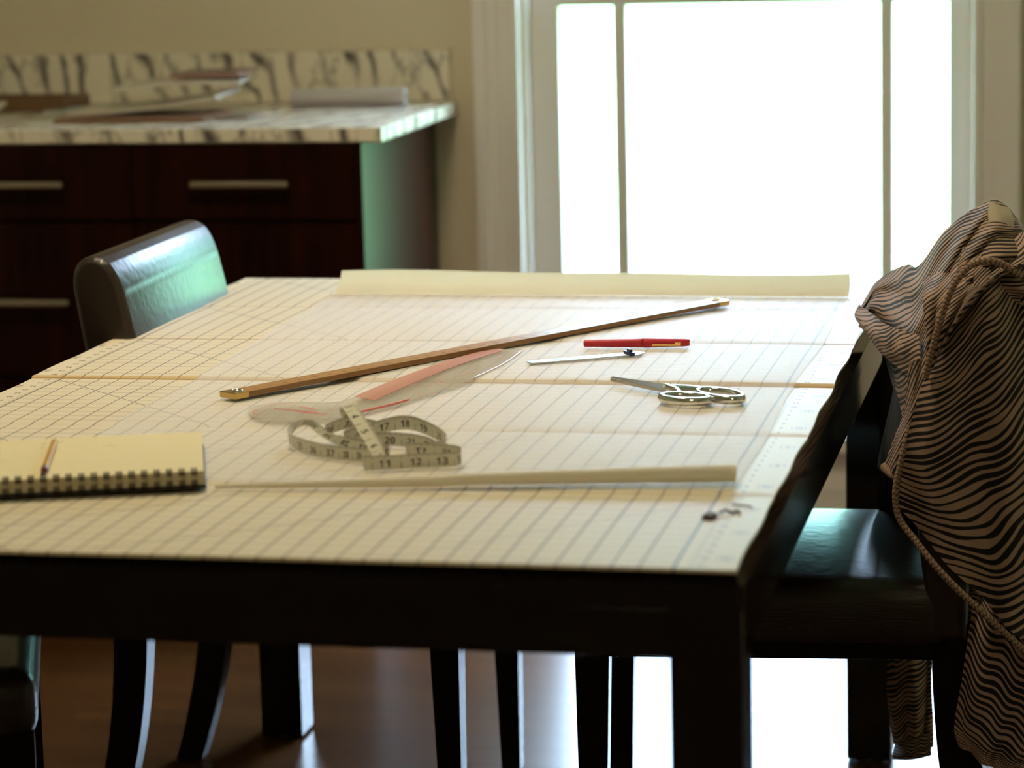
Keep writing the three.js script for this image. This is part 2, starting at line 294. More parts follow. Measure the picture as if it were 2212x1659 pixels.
    for (let i = 0; i < 3; i++) { c.strokeStyle = 'rgba(70,56,44,0.6)'; c.lineWidth = 1.5; const x = px(-0.42 + rnd() * 0.1), y = rnd() * h; c.beginPath(); c.moveTo(x, y); c.lineTo(x + 8, y - 6); c.stroke(); }
  });
}
{
  const b = thing('cutting_board', 'large cream cardboard cutting board printed with an inch grid', 'cutting board', [0, T, 0]);
  for (let k = 0; k < 6; k++) {
    const z0 = -k * PN, edge = (v) => 0.0012 * Math.sin(v * 9 + k * 2) - (v < 0.03 && k === 3 ? -0.003 : 0);
    const g = sheet(40, 48, (u, v) => { const z = z0 - (v * 0.9992 + 0.0004) * PN, x = -BW + u * (2 * BW + 0.004) + (u < 0.02 ? -edge(v) : u > 0.98 ? edge(v + 0.3) : 0); return V(x, bY(x, z) - (k === 0 && u > 0.9 && v < 0.1 ? (u - 0.9) * (0.1 - v) * 0.06 : 0), z); }, 0.003, (u, v) => [u, 1 - (1 - v)]);
    part('panel', g, std({ map: panelCanvas(k), roughness: 0.55 }), b);
  }
}

// the surface things lie on: board, or the tracing paper on it
const LP = (z) => -0.300 - 0.012 * Math.sin((z + 0.3) * 3.2) + (z > -0.6 ? (z + 0.6) * 0.12 : 0), RP = (z) => 0.468 + 0.003 * Math.sin(z * 9);
const ZN = -0.315, ZFAR = -1.632;
const ripple = (x, z) => 0.0011 + 0.0008 * (1 + Math.sin(x * 11 + z * 7) * Math.sin(z * 13 - x * 3)) * 0.5 + (x > 0.4 ? (x - 0.4) * 0.012 * (1 + Math.sin(z * 21)) : 0);
const surf = (x, z) => bY(x, z) + (z < ZN + 0.04 && z > ZFAR && x > LP(z) && x < RP(z) ? ripple(x, z) + 0.0003 : 0);
const rest = (pts) => { let m = 0; for (let i = 0; i < pts.length; i++) for (let k = 0; k <= 20; k++) { const a = pts[i], b = pts[(i + 1) % pts.length], x = lerp(a[0], b[0], k / 20), z = lerp(a[1], b[1], k / 20); m = Math.max(m, surf(x, z)); } return T + m + 0.0002; };
// ───────────────────────── tracing paper
{
  const tp = thing('tracing_paper', 'wide translucent tracing paper sheet with curled ends over the board', 'paper', [0, T, 0]);
  const tex = canvasTex(1024, 2048, (c, w, h) => {
    c.fillStyle = '#fafafa'; c.fillRect(0, 0, w, h);
    for (let i = 0; i < 5000; i++) { c.fillStyle = rnd() < 0.5 ? 'rgba(200,180,150,0.05)' : 'rgba(255,255,255,0.08)'; c.fillRect(rnd() * w, rnd() * h, 10 + rnd() * 60, 2 + rnd() * 6); }
    const X = (x) => (x + 0.305) / 0.775 * w, Z = (z) => (1 - (-0.30 - z) / 1.33) * h;
    const scrib = (x, z, n, sx, sy, col) => { c.strokeStyle = col; c.lineWidth = 1.6; c.beginPath(); let a = X(x), b = Z(z); c.moveTo(a, b); for (let i = 0; i < n; i++) { a += (rnd() - 0.25) * sx; b += (rnd() - 0.5) * sy; c.lineTo(a, b); } c.stroke(); };
    scrib(0.195, -0.845, 26, 5, 34, 'rgba(90,80,75,0.8)'); scrib(0.135, -0.77, 18, 6, 14, 'rgba(100,90,80,0.8)'); scrib(0.153, -0.80, 8, 3, 20, 'rgba(100,90,80,0.7)');
    scrib(0.405, -0.49, 10, 8, 8, 'rgba(110,85,110,0.8)'); scrib(0.18, -0.86, 8, 4, 8, 'rgba(90,80,75,0.6)'); scrib(0.34, -0.83, 6, 4, 8, 'rgba(190,130,140,0.5)');
    c.strokeStyle = 'rgba(110,95,85,0.55)'; c.lineWidth = 2.2;
    for (const l of [[[0.10, -0.84], [0.085, -0.77], [0.045, -0.715], [0.02, -0.66]], [[0.325, -0.82], [0.29, -0.72], [0.245, -0.62]], [[0.21, -0.56], [0.16, -0.47]]]) { c.beginPath(); l.forEach((p, i) => i ? c.lineTo(X(p[0]), Z(p[1])) : c.moveTo(X(p[0]), Z(p[1]))); c.stroke(); }
  });
  const paper = std({ map: tex, roughness: 0.6, transparent: true, opacity: 0.24 });
  const L = LP, Rr = RP, zN = ZN, zF = ZFAR;
  const g = sheet(60, 150, (u, v) => { const z = lerp(zN, zF, v), x = lerp(L(z), Rr(z), u); return V(x, bY(x, z) + ripple(x, z) + 0.0002, z); }, 0.0006, (u, v) => [u, v]);
  part('flat_sheet', g, paper, tp);
  // far curl: the sheet lifts and rolls over on itself
  const curl = std({ color: rgb(0.95, 0.91, 0.82), roughness: 0.95, transmission: 0.5, thickness: 0, side: THREE.DoubleSide });
  part('far_curl', sheet(60, 30, (u, v) => {   // open curl: the end of the sheet sweeps up and stands free
    const x = lerp(L(zF), Rr(zF), u), R = 0.037 + 0.002 * Math.sin(u * 5 + 1) + 0.001 * Math.sin(u * 13), a = v * 1.36, base = bY(x, zF) + ripple(x, zF) + 0.0003;
    return V(x + (1 - u) * 0.006 * v, base + R - R * Math.cos(a), zF - R * Math.sin(a));
  }, 0.0002), curl, tp);
  part('near_curl', sheet(50, 44, (u, v) => {
    const x = lerp(-0.06, Rr(zN), u), r = lerp(0.0022, 0.0098, Math.pow(u, 0.8)) * (1 - 0.2 * v), a = v * Math.PI * 2.2, z0 = zN - 0.075 * u + 0.04, base = bY(x, z0) + ripple(x, z0) + 0.0012;
    return V(x, base + r - r * Math.cos(a), z0 + r * Math.sin(a));
  }, 0.0002), curl, tp);
}

// ───────────────────────── yardstick
{
  const A = V(-0.1985, 0, -0.7565), B = V(0.2935, 0, -1.538), d = B.clone().sub(A), len = d.length();
  const t = thing('yardstick', 'long wooden yardstick with brass tipped ends lying diagonally', 'ruler', [A.x, rest([[A.x, A.z], [B.x, B.z]]), A.z], Math.atan2(-d.z, d.x));
  const tex = canvasTex(2048, 64, (c, w, h) => {
    c.fillStyle = '#c08a4c'; c.fillRect(0, 0, w, h);
    for (let i = 0; i < 900; i++) { c.fillStyle = rnd() < 0.5 ? 'rgba(110,60,20,0.10)' : 'rgba(240,190,120,0.10)'; c.fillRect(rnd() * w, rnd() * h, 30 + rnd() * 160, 1 + rnd() * 1.5); }
    c.fillStyle = '#3a2410'; c.textAlign = 'center'; c.textBaseline = 'middle'; c.font = 'bold 22px sans-serif';
    for (let i = 1; i < 36; i++) { const x = i / 36 * w; c.fillRect(x - 1, 0, 2, 18); for (let k = 1; k < 8; k++) c.fillRect(x + k / 8 * w / 36, 0, 1, k % 4 ? (k % 2 ? 7 : 10) : 14); if (i % 1 === 0) { c.save(); c.translate(x - 12, 40); c.fillText(String(i), 0, 0); c.restore(); } }
  });
  const wood = std({ map: tex, roughness: 0.3, clearcoat: 0.5, clearcoatRoughness: 0.15 });
  const plain = std({ color: rgb(0.30, 0.145, 0.05), roughness: 0.4 });
  const g = new RoundedBoxGeometry(len - 0.04, 0.0066, 0.029, 2, 0.0008).translate(len / 2, 0.0035, 0);
  part('stick', g, plain, t);
  const f = new THREE.PlaneGeometry(len - 0.042, 0.0275).rotateX(-Math.PI / 2).translate(len / 2, 0.00688, 0);
  part('printed_face', f, wood, t);
  for (const s of [0, 1]) {
    const e = part('brass_end', new RoundedBoxGeometry(0.0215, 0.0075, 0.0298, 2, 0.0009).translate(s ? len - 0.0108 : 0.0108, 0.0035, 0), brass, t);
    part('eyelet', new THREE.TorusGeometry(0.0058, 0.0013, 10, 28).rotateX(-Math.PI / 2).translate(s ? len - 0.013 : 0.015, 0.0078, 0), s ? brass : chrome, e);
  }
}

// ───────────────────────── clear plastic curve ruler
{
  const up = [[-0.147, -0.672], [-0.148, -0.692], [-0.138, -0.717], [-0.105, -0.729], [-0.072, -0.729], [-0.052, -0.737], [-0.044, -0.768], [-0.037, -0.812], [-0.026, -0.875], [-0.013, -0.936], [0.001, -0.994], [0.017, -1.048], [0.036, -1.094], [0.057, -1.122]];
  const lo = [[0.089, -1.119], [0.087, -1.036], [0.081, -0.976], [0.060, -0.861], [0.030, -0.762], [0.016, -0.723], [-0.012, -0.668], [-0.030, -0.640], [-0.057, -0.623], [-0.094, -0.617], [-0.114, -0.622], [-0.135, -0.645]];
  const O = [-0.03, T, -0.85], t = thing('curve_ruler', 'clear plastic pattern curve with pink edge and red print', 'ruler', [O[0], rest([...up, ...lo]) + 0.0004, O[2]]);
  const loc = (p) => new THREE.Vector2(p[0] - O[0], -(p[1] - O[2]));
  const shapeOf = (pts) => { const s = new THREE.Shape(); const q = pts.map(loc); s.moveTo(q[0].x, q[0].y); s.splineThru(q.slice(1)); s.closePath(); return s; };
  const flat = (sh, d, bev, seg = 10) => new THREE.ExtrudeGeometry(sh, { depth: d, bevelEnabled: bev > 0, bevelThickness: bev, bevelSize: bev, bevelSegments: 2, curveSegments: seg }).rotateX(-Math.PI / 2);
  const outline = new THREE.Shape(); { const q = up.map(loc), r = lo.map(loc); outline.moveTo(q[0].x, q[0].y); outline.splineThru(q.slice(1)); outline.lineTo(r[0].x, r[0].y); outline.splineThru(r.slice(1)); outline.closePath(); }
  const tilt = (g) => g;   // lies flat
  part('plastic_body', tilt(flat(outline, 0.0012, 0.0004, 14)), std({ color: rgb(0.86, 0.80, 0.70), roughness: 0.08, transparent: true, opacity: 0.34, clearcoat: 1, clearcoatRoughness: 0.03 }), t);
  const mid = up.slice(6).map((p, i) => { const L = [[0.012, -0.725], [0.016, -0.765], [0.026, -0.83], [0.036, -0.895], [0.047, -0.955], [0.058, -1.01], [0.068, -1.06], [0.073, -1.10]][i]; return [lerp(p[0], L[0], 0.56), lerp(p[1], L[1], 0.56)]; });
  const band = new THREE.Shape(); { const q = up.slice(6).map(loc), r = mid.map(loc).reverse(); band.moveTo(q[0].x, q[0].y); band.splineThru(q.slice(1)); band.lineTo(r[0].x, r[0].y); band.splineThru(r.slice(1)); band.closePath(); }
  part('pink_band', flat(band, 0.0003, 0, 14).translate(0, 0.0018, 0), std({ color: rgb(0.80, 0.36, 0.26), roughness: 0.3, transparent: true, opacity: 0.5 }), t);
  const redIn = std({ color: rgb(0.75, 0.08, 0.07), roughness: 0.4 });
  const y = 0.0022, at = (x, z) => [x - O[0], y, z - O[2]];
  const marks = [];
  // two lines of small red print on the round head, blurred beyond reading in the photograph
  for (const [x0, x1, z, n, hgt] of [[-0.118, -0.058, -0.683, 24, 0.010], [-0.092, -0.064, -0.700, 11, 0.008], [-0.088, -0.044, -0.671, 16, 0.009]]) for (let i = 0; i < n; i++) { const x = lerp(x0, x1, i / n), hh = hgt * (0.6 + 0.4 * rnd()); const p = at(x, z + (i / n) * 0.022); marks.push(bx((x1 - x0) / n * (0.5 + 0.25 * rnd()), 0.0001, hh * 0.55, p[0], p[1], p[2])); }
  for (let i = 0; i < 14; i++) { const a = 2.4 + i * 0.16, p = at(-0.098 + Math.cos(a) * 0.040, -0.672 + Math.sin(a) * 0.045); if (p[0] > -0.115) marks.push(bx(0.003, 0.0001, 0.0016, p[0], p[1], p[2])); }
  for (const [x, z] of [[0.052, -0.93], [0.056, -0.935], [0.060, -0.945], [0.03, -0.85], [0.034, -0.86], [0.038, -0.87], [0.072, -1.06], [0.046, -0.80], [0.03, -0.79]]) { const p = at(x, z); marks.push(bx(0.0028, 0.0001, 0.004, p[0], p[1], p[2])); }
  { const m = part('red_print', mergeGeometries(marks), redIn, t); m.userData.kind = 'stuff'; }
  part('red_edge', tube([[0.026, -0.752], [0.016, -0.727], [-0.002, -0.69], [-0.014, -0.668]].map(([x, z]) => [x - O[0], 0.0016, z - O[2]]), 0.0013, 24, 6), redIn, t);
}

// ───────────────────────── red felt-tip pen
{
  const t = thing('felt_pen', 'red felt-tip pen with a gold clip', 'pen', [0.232, rest([[0.163, -1.155], [0.301, -1.17]]) + 0.0061, -1.1625], Math.atan2(0.015, 0.138));
  const red = std({ color: rgb(0.55, 0.012, 0.035), roughness: 0.35 });
  const lathe = (pts) => new THREE.LatheGeometry(pts.map((p) => new THREE.Vector2(...p)), 28).rotateZ(-Math.PI / 2);
  part('barrel', lathe([[0.0001, -0.069], [0.0044, -0.069], [0.0048, -0.0685], [0.0058, 0.006], [0.0058, 0.008], [0.0001, 0.008]]), red, t);
  part('cap', lathe([[0.0001, 0.0085], [0.0061, 0.0085], [0.0063, 0.01], [0.0052, 0.062], [0.0042, 0.069], [0.0001, 0.0692]]), red, t);
  part('end_plug', new THREE.CylinderGeometry(0.0035, 0.0035, 0.001, 20).rotateZ(Math.PI / 2).translate(-0.0695, 0, 0), std({ color: rgb(0.8, 0.62, 0.5), roughness: 0.5 }), t);
  part('gold_clip', mergeGeometries([rspan(0.020, 0.058, -0.0034, -0.0008, 0.0060, 0.0074, 0.0005, 1), rspan(0.050, 0.058, -0.0036, 0.0012, 0.0048, 0.0070, 0.0005, 1)]), std({ color: rgb(0.9, 0.6, 0.2), metalness: 1, roughness: 0.25 }), t);
}
// ───────────────────────── sewing gauge
{
  const A = [0.116, -1.024], B = [0.252, -1.107], L = Math.hypot(B[0] - A[0], B[1] - A[1]);
  const t = thing('sewing_gauge', 'short aluminium sewing gauge with blue slider', 'ruler', [A[0], rest([A, B]) - 0.0004, A[1]], Math.atan2(-(B[1] - A[1]), B[0] - A[0]));
  const g = new THREE.Shape(); g.moveTo(0, -0.009); g.lineTo(L * 0.6, -0.009); g.lineTo(L * 0.62, -0.0075); g.lineTo(L - 0.012, -0.0095); g.lineTo(L, 0.0); g.lineTo(L - 0.008, 0.0095); g.lineTo(0, 0.009); g.closePath();
  const slot = new THREE.Path(); slot.moveTo(0.03, -0.002); slot.lineTo(L - 0.014, -0.002); slot.lineTo(L - 0.014, 0.002); slot.lineTo(0.03, 0.002); slot.closePath(); g.holes.push(slot);
  part('ruler_blade', new THREE.ExtrudeGeometry(g, { depth: 0.001, bevelEnabled: true, bevelSize: 0.0003, bevelThickness: 0.0003, bevelSegments: 1 }).rotateX(-Math.PI / 2).translate(0, 0.0012, 0), std({ color: rgb(0.78, 0.79, 0.82), metalness: 1, roughness: 0.25 }), t);
  part('slider', mergeGeometries([rspan(L * 0.835, L * 0.885, 0.0005, 0.0052, -0.011, 0.011, 0.001, 2), rspan(L * 0.85, L * 0.875, 0.004, 0.0085, -0.005, 0.006, 0.001, 2)]), std({ color: rgb(0.01, 0.02, 0.10), roughness: 0.35 }), t);
}
// ───────────────────────── scissors
{
  const tip = [0.243, -0.906], dir = Math.atan2(0.124, 0.157);   // local x runs from the tip to the bows
  const t = thing('scissors', 'small chrome scissors with two round finger loops', 'scissors', [tip[0], rest([tip, [0.33, -0.86], [0.40, -0.80], [0.36, -0.75]]) + 0.0003, tip[1]], -dir);
  const blade = (pts, d) => { const s = new THREE.Shape(); pts.forEach((p, i) => i ? s.lineTo(p[0], -p[1]) : s.moveTo(p[0], -p[1])); s.closePath(); return new THREE.ExtrudeGeometry(s, { depth: d, bevelEnabled: true, bevelSize: 0.0004, bevelThickness: 0.0004, bevelSegments: 1 }).rotateX(-Math.PI / 2); };
  part('blade', blade([[0, -0.001], [0.09, -0.0075], [0.112, -0.009], [0.118, 0.004], [0.08, 0.005], [0, 0.0012]], 0.0022).rotateX(0.3).translate(0, 0.0026, 0), steel, t);
  part('blade', blade([[0.001, -0.001], [0.085, -0.004], [0.112, -0.006], [0.116, 0.010], [0.09, 0.0085], [0.001, 0.0014]], 0.0022).rotateX(0.3).translate(0, 0.0056, 0), steel, t);
  part('pivot_screw', mergeGeometries([cyl(0.0048, 0.0046, [0.097, 0.006, 0], [0.097, 0.0098, 0], 20), cyl(0.0046, 0.0012, [0.097, 0.0098, 0], [0.097, 0.0108, 0], 20)]), chrome, t);
  const bow = (cx, cz, rx, rz, a) => {   // rounded flat ring: ellipse swept with a tall oval section
    const g = new THREE.TorusGeometry(1, 0.13, 16, 64).rotateX(Math.PI / 2), p = g.attributes.position;
    for (let i = 0; i < p.count; i++) { const x = p.getX(i), y = p.getY(i), z = p.getZ(i), l = Math.hypot(x, z), k = 1 + (l - 1) * 0.0042 / (0.13 * (rx + rz) / 2); p.setXYZ(i, x / l * rx * k, y / 0.13 * 0.0052, z / l * rz * k); }
    g.computeVertexNormals(); return g.rotateY(a).translate(cx, 0.0062, cz);
  };
  const shank = (pts, r) => { const g = tube(pts, r, 30, 12); return g; };
  part('handle', mergeGeometries([bow(0.168, 0.036, 0.029, 0.0175, 0.35), shank([[0.106, 0.0062, 0.004], [0.121, 0.0066, 0.008], [0.134, 0.0066, 0.016], [0.146, 0.0064, 0.024]], 0.0052)]), chrome, t);
  part('handle', mergeGeometries([bow(0.182, -0.007, 0.036, 0.0185, -0.12), shank([[0.104, 0.0048, -0.004], [0.122, 0.0056, -0.009], [0.138, 0.0060, -0.012], [0.150, 0.0062, -0.012]], 0.0056)]), chrome, t);
}
// ───────────────────────── thread snippets at the near right corner
{
  const t = thing('thread_snippet', 'small tangle of dark burgundy thread at the board corner', 'thread', [0.468, rest([[0.455, -0.19], [0.49, -0.23]]) - 0.0003, -0.212]);
  const m = std({ color: rgb(0.045, 0.012, 0.016), roughness: 0.8 });
  const curl = []; for (let i = 0; i < 26; i++) { const a = i * 1.1; curl.push([-0.007 + Math.cos(a) * 0.007 * (1 - i / 40), 0.0014 + 0.0016 * (i / 26), 0.011 + Math.sin(a) * 0.016 * (1 - i / 50)]); }
  part('curled_thread', tube(curl, 0.0009, 160, 6), m, t);
  part('loose_end', tube([[0.0, 0.0022, -0.002], [0.006, 0.003, -0.010], [0.012, 0.0012, -0.008], [0.017, 0.0018, -0.012], [0.020, 0.0012, -0.004]], 0.0013, 40, 6), m, t);
  const u = thing('thread_snippet', 'single short dark thread beside the thread tangle', 'thread', [0.487, rest([[0.475, -0.26], [0.496, -0.247]]), -0.255]);
  part('strand', tube([[-0.012, 0.001, -0.004], [-0.005, 0.0012, 0.001], [0.003, 0.001, 0.001], [0.009, 0.001, 0.008]], 0.0008, 30, 6), m, u);
}

// ───────────────────────── spiral notebook and pencil
{
  const NB = rest([[-0.071, -0.268], [-0.14, -0.47], [-0.42, -0.42], [-0.35, -0.215]]);
  const t = thing('spiral_notebook', 'open cream spiral-bound sketch pad with a pencil on it', 'notebook', [-0.070, NB, -0.272], 0.325);
  const W = 0.283, D = 0.212, cover = std({ color: rgb(0.006, 0.006, 0.006), roughness: 0.5 });
  const pageTex = canvasTex(1024, 768, (c, w, h) => {
    c.fillStyle = '#e6d7a8'; c.fillRect(0, 0, w, h);
    for (let i = 0; i < 1500; i++) { c.fillStyle = rnd() < 0.5 ? 'rgba(180,150,90,0.05)' : 'rgba(255,250,220,0.06)'; c.fillRect(rnd() * w, rnd() * h, 20 + rnd() * 60, 2 + rnd() * 4); }
    const sc = (x, y, n, sx, sy, a) => { c.strokeStyle = `rgba(96,84,66,${a})`; c.lineWidth = 2.2; c.beginPath(); c.moveTo(x, y); for (let i = 0; i < n; i++) { x += (rnd() - 0.2) * sx; y += (rnd() - 0.5) * sy; c.lineTo(x, y); } c.stroke(); };
    sc(395, 120, 10, 6, 34, 0.55); sc(460, 60, 8, 6, 44, 0.6); sc(640, 190, 22, 7, 30, 0.42); sc(240, 420, 14, 12, 34, 0.4); sc(170, 380, 10, 12, 30, 0.35); sc(150, 560, 12, 10, 28, 0.4); sc(300, 300, 8, 14, 12, 0.3);
    c.strokeStyle = 'rgba(110,98,76,0.4)'; c.beginPath(); c.moveTo(418, 90); c.lineTo(402, 200); c.lineTo(425, 205); c.stroke();
  });
  const edge = std({ color: rgb(0.60, 0.52, 0.34), roughness: 0.85 });
  part('back_cover', rspan(-W - 0.002, 0.002, 0, 0.0035, -D - 0.002, 0.003, 0.001, 1), cover, t);
  const stack = part('pages', rspan(-W, 0, 0.0036, 0.0176, -D, 0, 0.0008, 1), edge, t);
  const pg = sheet(20, 14, (u, v) => V(-W + u * W, 0.0179 + 0.0006 * Math.sin(u * 3) * v, -v * D), 0.0002, (u, v) => [u, v]);
  part('top_page', pg, std({ map: pageTex, roughness: 0.7 }), t);
  const wire = std({ color: rgb(0.02, 0.01, 0.006), roughness: 0.6, specularIntensity: 0.4 });
  for (let i = 0; i < 22; i++) for (const o of [-0.0017, 0.0017]) {
    const x = -0.010 - i * 0.0127 + o, pts = []; for (let k = 0; k <= 16; k++) { const a = -0.35 + k / 16 * (Math.PI * 2 - 0.5); pts.push([x, 0.0108 + Math.sin(a + Math.PI * 0.25) * 0.0102, 0.0005 + Math.cos(a + Math.PI * 0.25) * 0.0072]); }
    part('wire_loop', tube(pts, 0.00115, 18, 6), wire, t);
  }
  const c = Math.cos(0.190), s = Math.sin(0.190);
  const A = [-0.279, -0.399], B = [-0.229, -0.236], L = Math.hypot(B[0] - A[0], B[1] - A[1]);
  const p = thing('pencil', 'yellow pencil lying on the sketch pad', 'pencil', [B[0], NB + 0.0185 + 0.0038, B[1]], Math.atan2(-(A[1] - B[1]), A[0] - B[0]));
  part('shaft', cyl(0.0037, 0.0037, [0.016, 0, 0], [L - 0.018, 0, 0], 6), std({ color: rgb(0.55, 0.30, 0.04), roughness: 0.55, specularIntensity: 0.5 }), p);
  part('ferrule', cyl(0.0038, 0.0038, [0.006, 0, 0], [0.016, 0, 0], 18), std({ color: rgb(0.35, 0.22, 0.16), metalness: 0.8, roughness: 0.4 }), p);
  part('eraser', cyl(0.0034, 0.0035, [0, 0, 0], [0.006, 0, 0], 18), std({ color: rgb(0.22, 0.06, 0.08), roughness: 0.8 }), p);
  part('sharpened_tip', cyl(0.0036, 0.0008, [L - 0.018, 0, 0], [L, 0, 0], 12), std({ color: rgb(0.4, 0.36, 0.30), roughness: 0.6 }), p);
}

// ───────────────────────── measuring tape: ribbon loops standing on edge
{
  const t = thing('measuring_tape', 'loosely coiled pale measuring tape with black numbers', 'measuring tape', [0.06, rest([[-0.05, -0.54], [0.17, -0.42], [0.07, -0.39], [0.08, -0.55]]), -0.460]);
  const O = [0.06, 0, -0.48], W = 0.0155;
  const tapeTex = (start) => canvasTex(2048, 80, (c, w, h) => {
    c.fillStyle = '#dcd6c2'; c.fillRect(0, 0, w, h); c.fillStyle = '#2c241d'; c.textAlign = 'center'; c.textBaseline = 'middle';
    const n = 16, p = w / n;
    for (let i = 0; i < n; i++) { c.font = 'bold 54px sans-serif'; c.fillText(String(start + i), (i + 0.5) * p, 46); c.fillRect(i * p, 40, 3, 40); for (let k = 0; k < 16; k++) { c.fillRect(i * p + k * p / 16, 0, 2.5, k % 8 ? (k % 4 ? 10 : 14) : 20); } }
  });
  const mats = { a: 25, b: 11, c: 0 }; for (const k in mats) mats[k] = std({ map: tapeTex(mats[k]), roughness: 0.22, clearcoat: 0.5, clearcoatRoughness: 0.12 });
  // rows: [x, y, z of the lower edge, direction of the tape's width]
  const ribbon = (name, rows, mat, off = 0, flip = false) => {
    const c = new THREE.CatmullRomCurve3(rows.map((r) => V(r[0] - O[0], r[1], r[2] - O[2])), false, 'centripetal'), d = new THREE.CatmullRomCurve3(rows.map((r) => V(...r[3])), false, 'centripetal');
    const len = c.getLength(), n = Math.max(30, Math.round(len / 0.0025));
    const g = sheet(n, 4, (u, v) => { const p = c.getPoint(u), q = d.getPoint(u).normalize(); return p.addScaledVector(q, W * v); }, 0.0004, (u, v) => [off + (flip ? -u : u) * len / (16 * IN), flip ? v : v]);
    part(name, g, mat, t);
  };
  const U = [0, 1, 0];
  // long strand along the front left (36 37 38 39), curling up and over at its left end
  ribbon('tape_strand', [[0.066, 0, -0.432, U], [0.049, 0, -0.437, U], [0.030, 0, -0.443, U], [0.002, 0, -0.458, U], [-0.022, 0, -0.481, U], [-0.042, 0.001, -0.508, [-0.1, 1, 0.1]], [-0.050, 0.005, -0.535, [0.1, 1, 0.25]], [-0.046, 0.012, -0.552, [0.4, 0.75, 0.5]], [-0.034, 0.017, -0.545, [0.7, 0.4, 0.45]], [-0.010, 0.012, -0.515, [0.75, 0.3, 0.4]], [0.020, 0.005, -0.490, [0.5, 0.6, 0.2]], [0.052, 0.001, -0.468, [0.2, 1, 0]], [0.085, 0.0005, -0.452, U]].slice().reverse(), mats.a, 0.08);
  // arched strand sloping towards the viewer (4 5 6 7)
  ribbon('tape_strand', [[0.012, 0.001, -0.560, [0.9, 0.2, -0.2]], [0.004, 0.016, -0.568, [0.9, 0.2, -0.2]], [-0.002, 0.030, -0.568, [0.95, 0.15, -0.2]], [0.004, 0.036, -0.556, [0.95, 0.2, -0.2]], [0.018, 0.031, -0.532, [0.92, 0.25, -0.2]], [0.040, 0.021, -0.492, [0.9, 0.3, -0.15]], [0.062, 0.012, -0.450, [0.9, 0.35, -0.1]], [0.074, 0.006, -0.424, [0.85, 0.45, 0]], [0.080, 0.002, -0.408, [0.8, 0.6, 0]]], mats.c, 0.0);
  // near right strand (11 12 13) with its curled end
  ribbon('tape_strand', [[0.072, 0, -0.392, U], [0.094, 0, -0.397, U], [0.120, 0, -0.408, U], [0.141, 0, -0.415, U], [0.164, 0.001, -0.417, U], [0.1695, 0.002, -0.424, U], [0.165, 0.003, -0.436, [0, 1, -0.1]], [0.150, 0.003, -0.446, U], [0.125, 0.002, -0.455, U], [0.10, 0.001, -0.462, U]], mats.b, -0.02);
  // far arched strand, seen from inside
  ribbon('tape_strand', [[0.020, 0.004, -0.505, U], [0.040, 0.006, -0.532, U], [0.060, 0.011, -0.548, U], [0.082, 0.013, -0.550, U], [0.104, 0.010, -0.538, U], [0.126, 0.006, -0.515, U], [0.137, 0.003, -0.497, U], [0.138, 0.001, -0.480, U], [0.126, 0.000, -0.470, U]], mats.b, 0.3);
  ribbon('tape_strand', [[0.034, 0.001, -0.500, U], [0.060, 0.001, -0.515, U], [0.090, 0.001, -0.512, U], [0.115, 0.001, -0.495, U], [0.130, 0.001, -0.474, U]], mats.b, 0.5);
  ribbon('tape_strand', [[-0.010, 0.006, -0.528, [0.2, 1, 0]], [0.000, 0.010, -0.545, [0.3, 1, 0]], [0.012, 0.012, -0.553, [0.5, 1, 0]], [0.030, 0.010, -0.548, [0.2, 1, 0]], [0.046, 0.008, -0.545, U]], mats.a, 0.7);
}

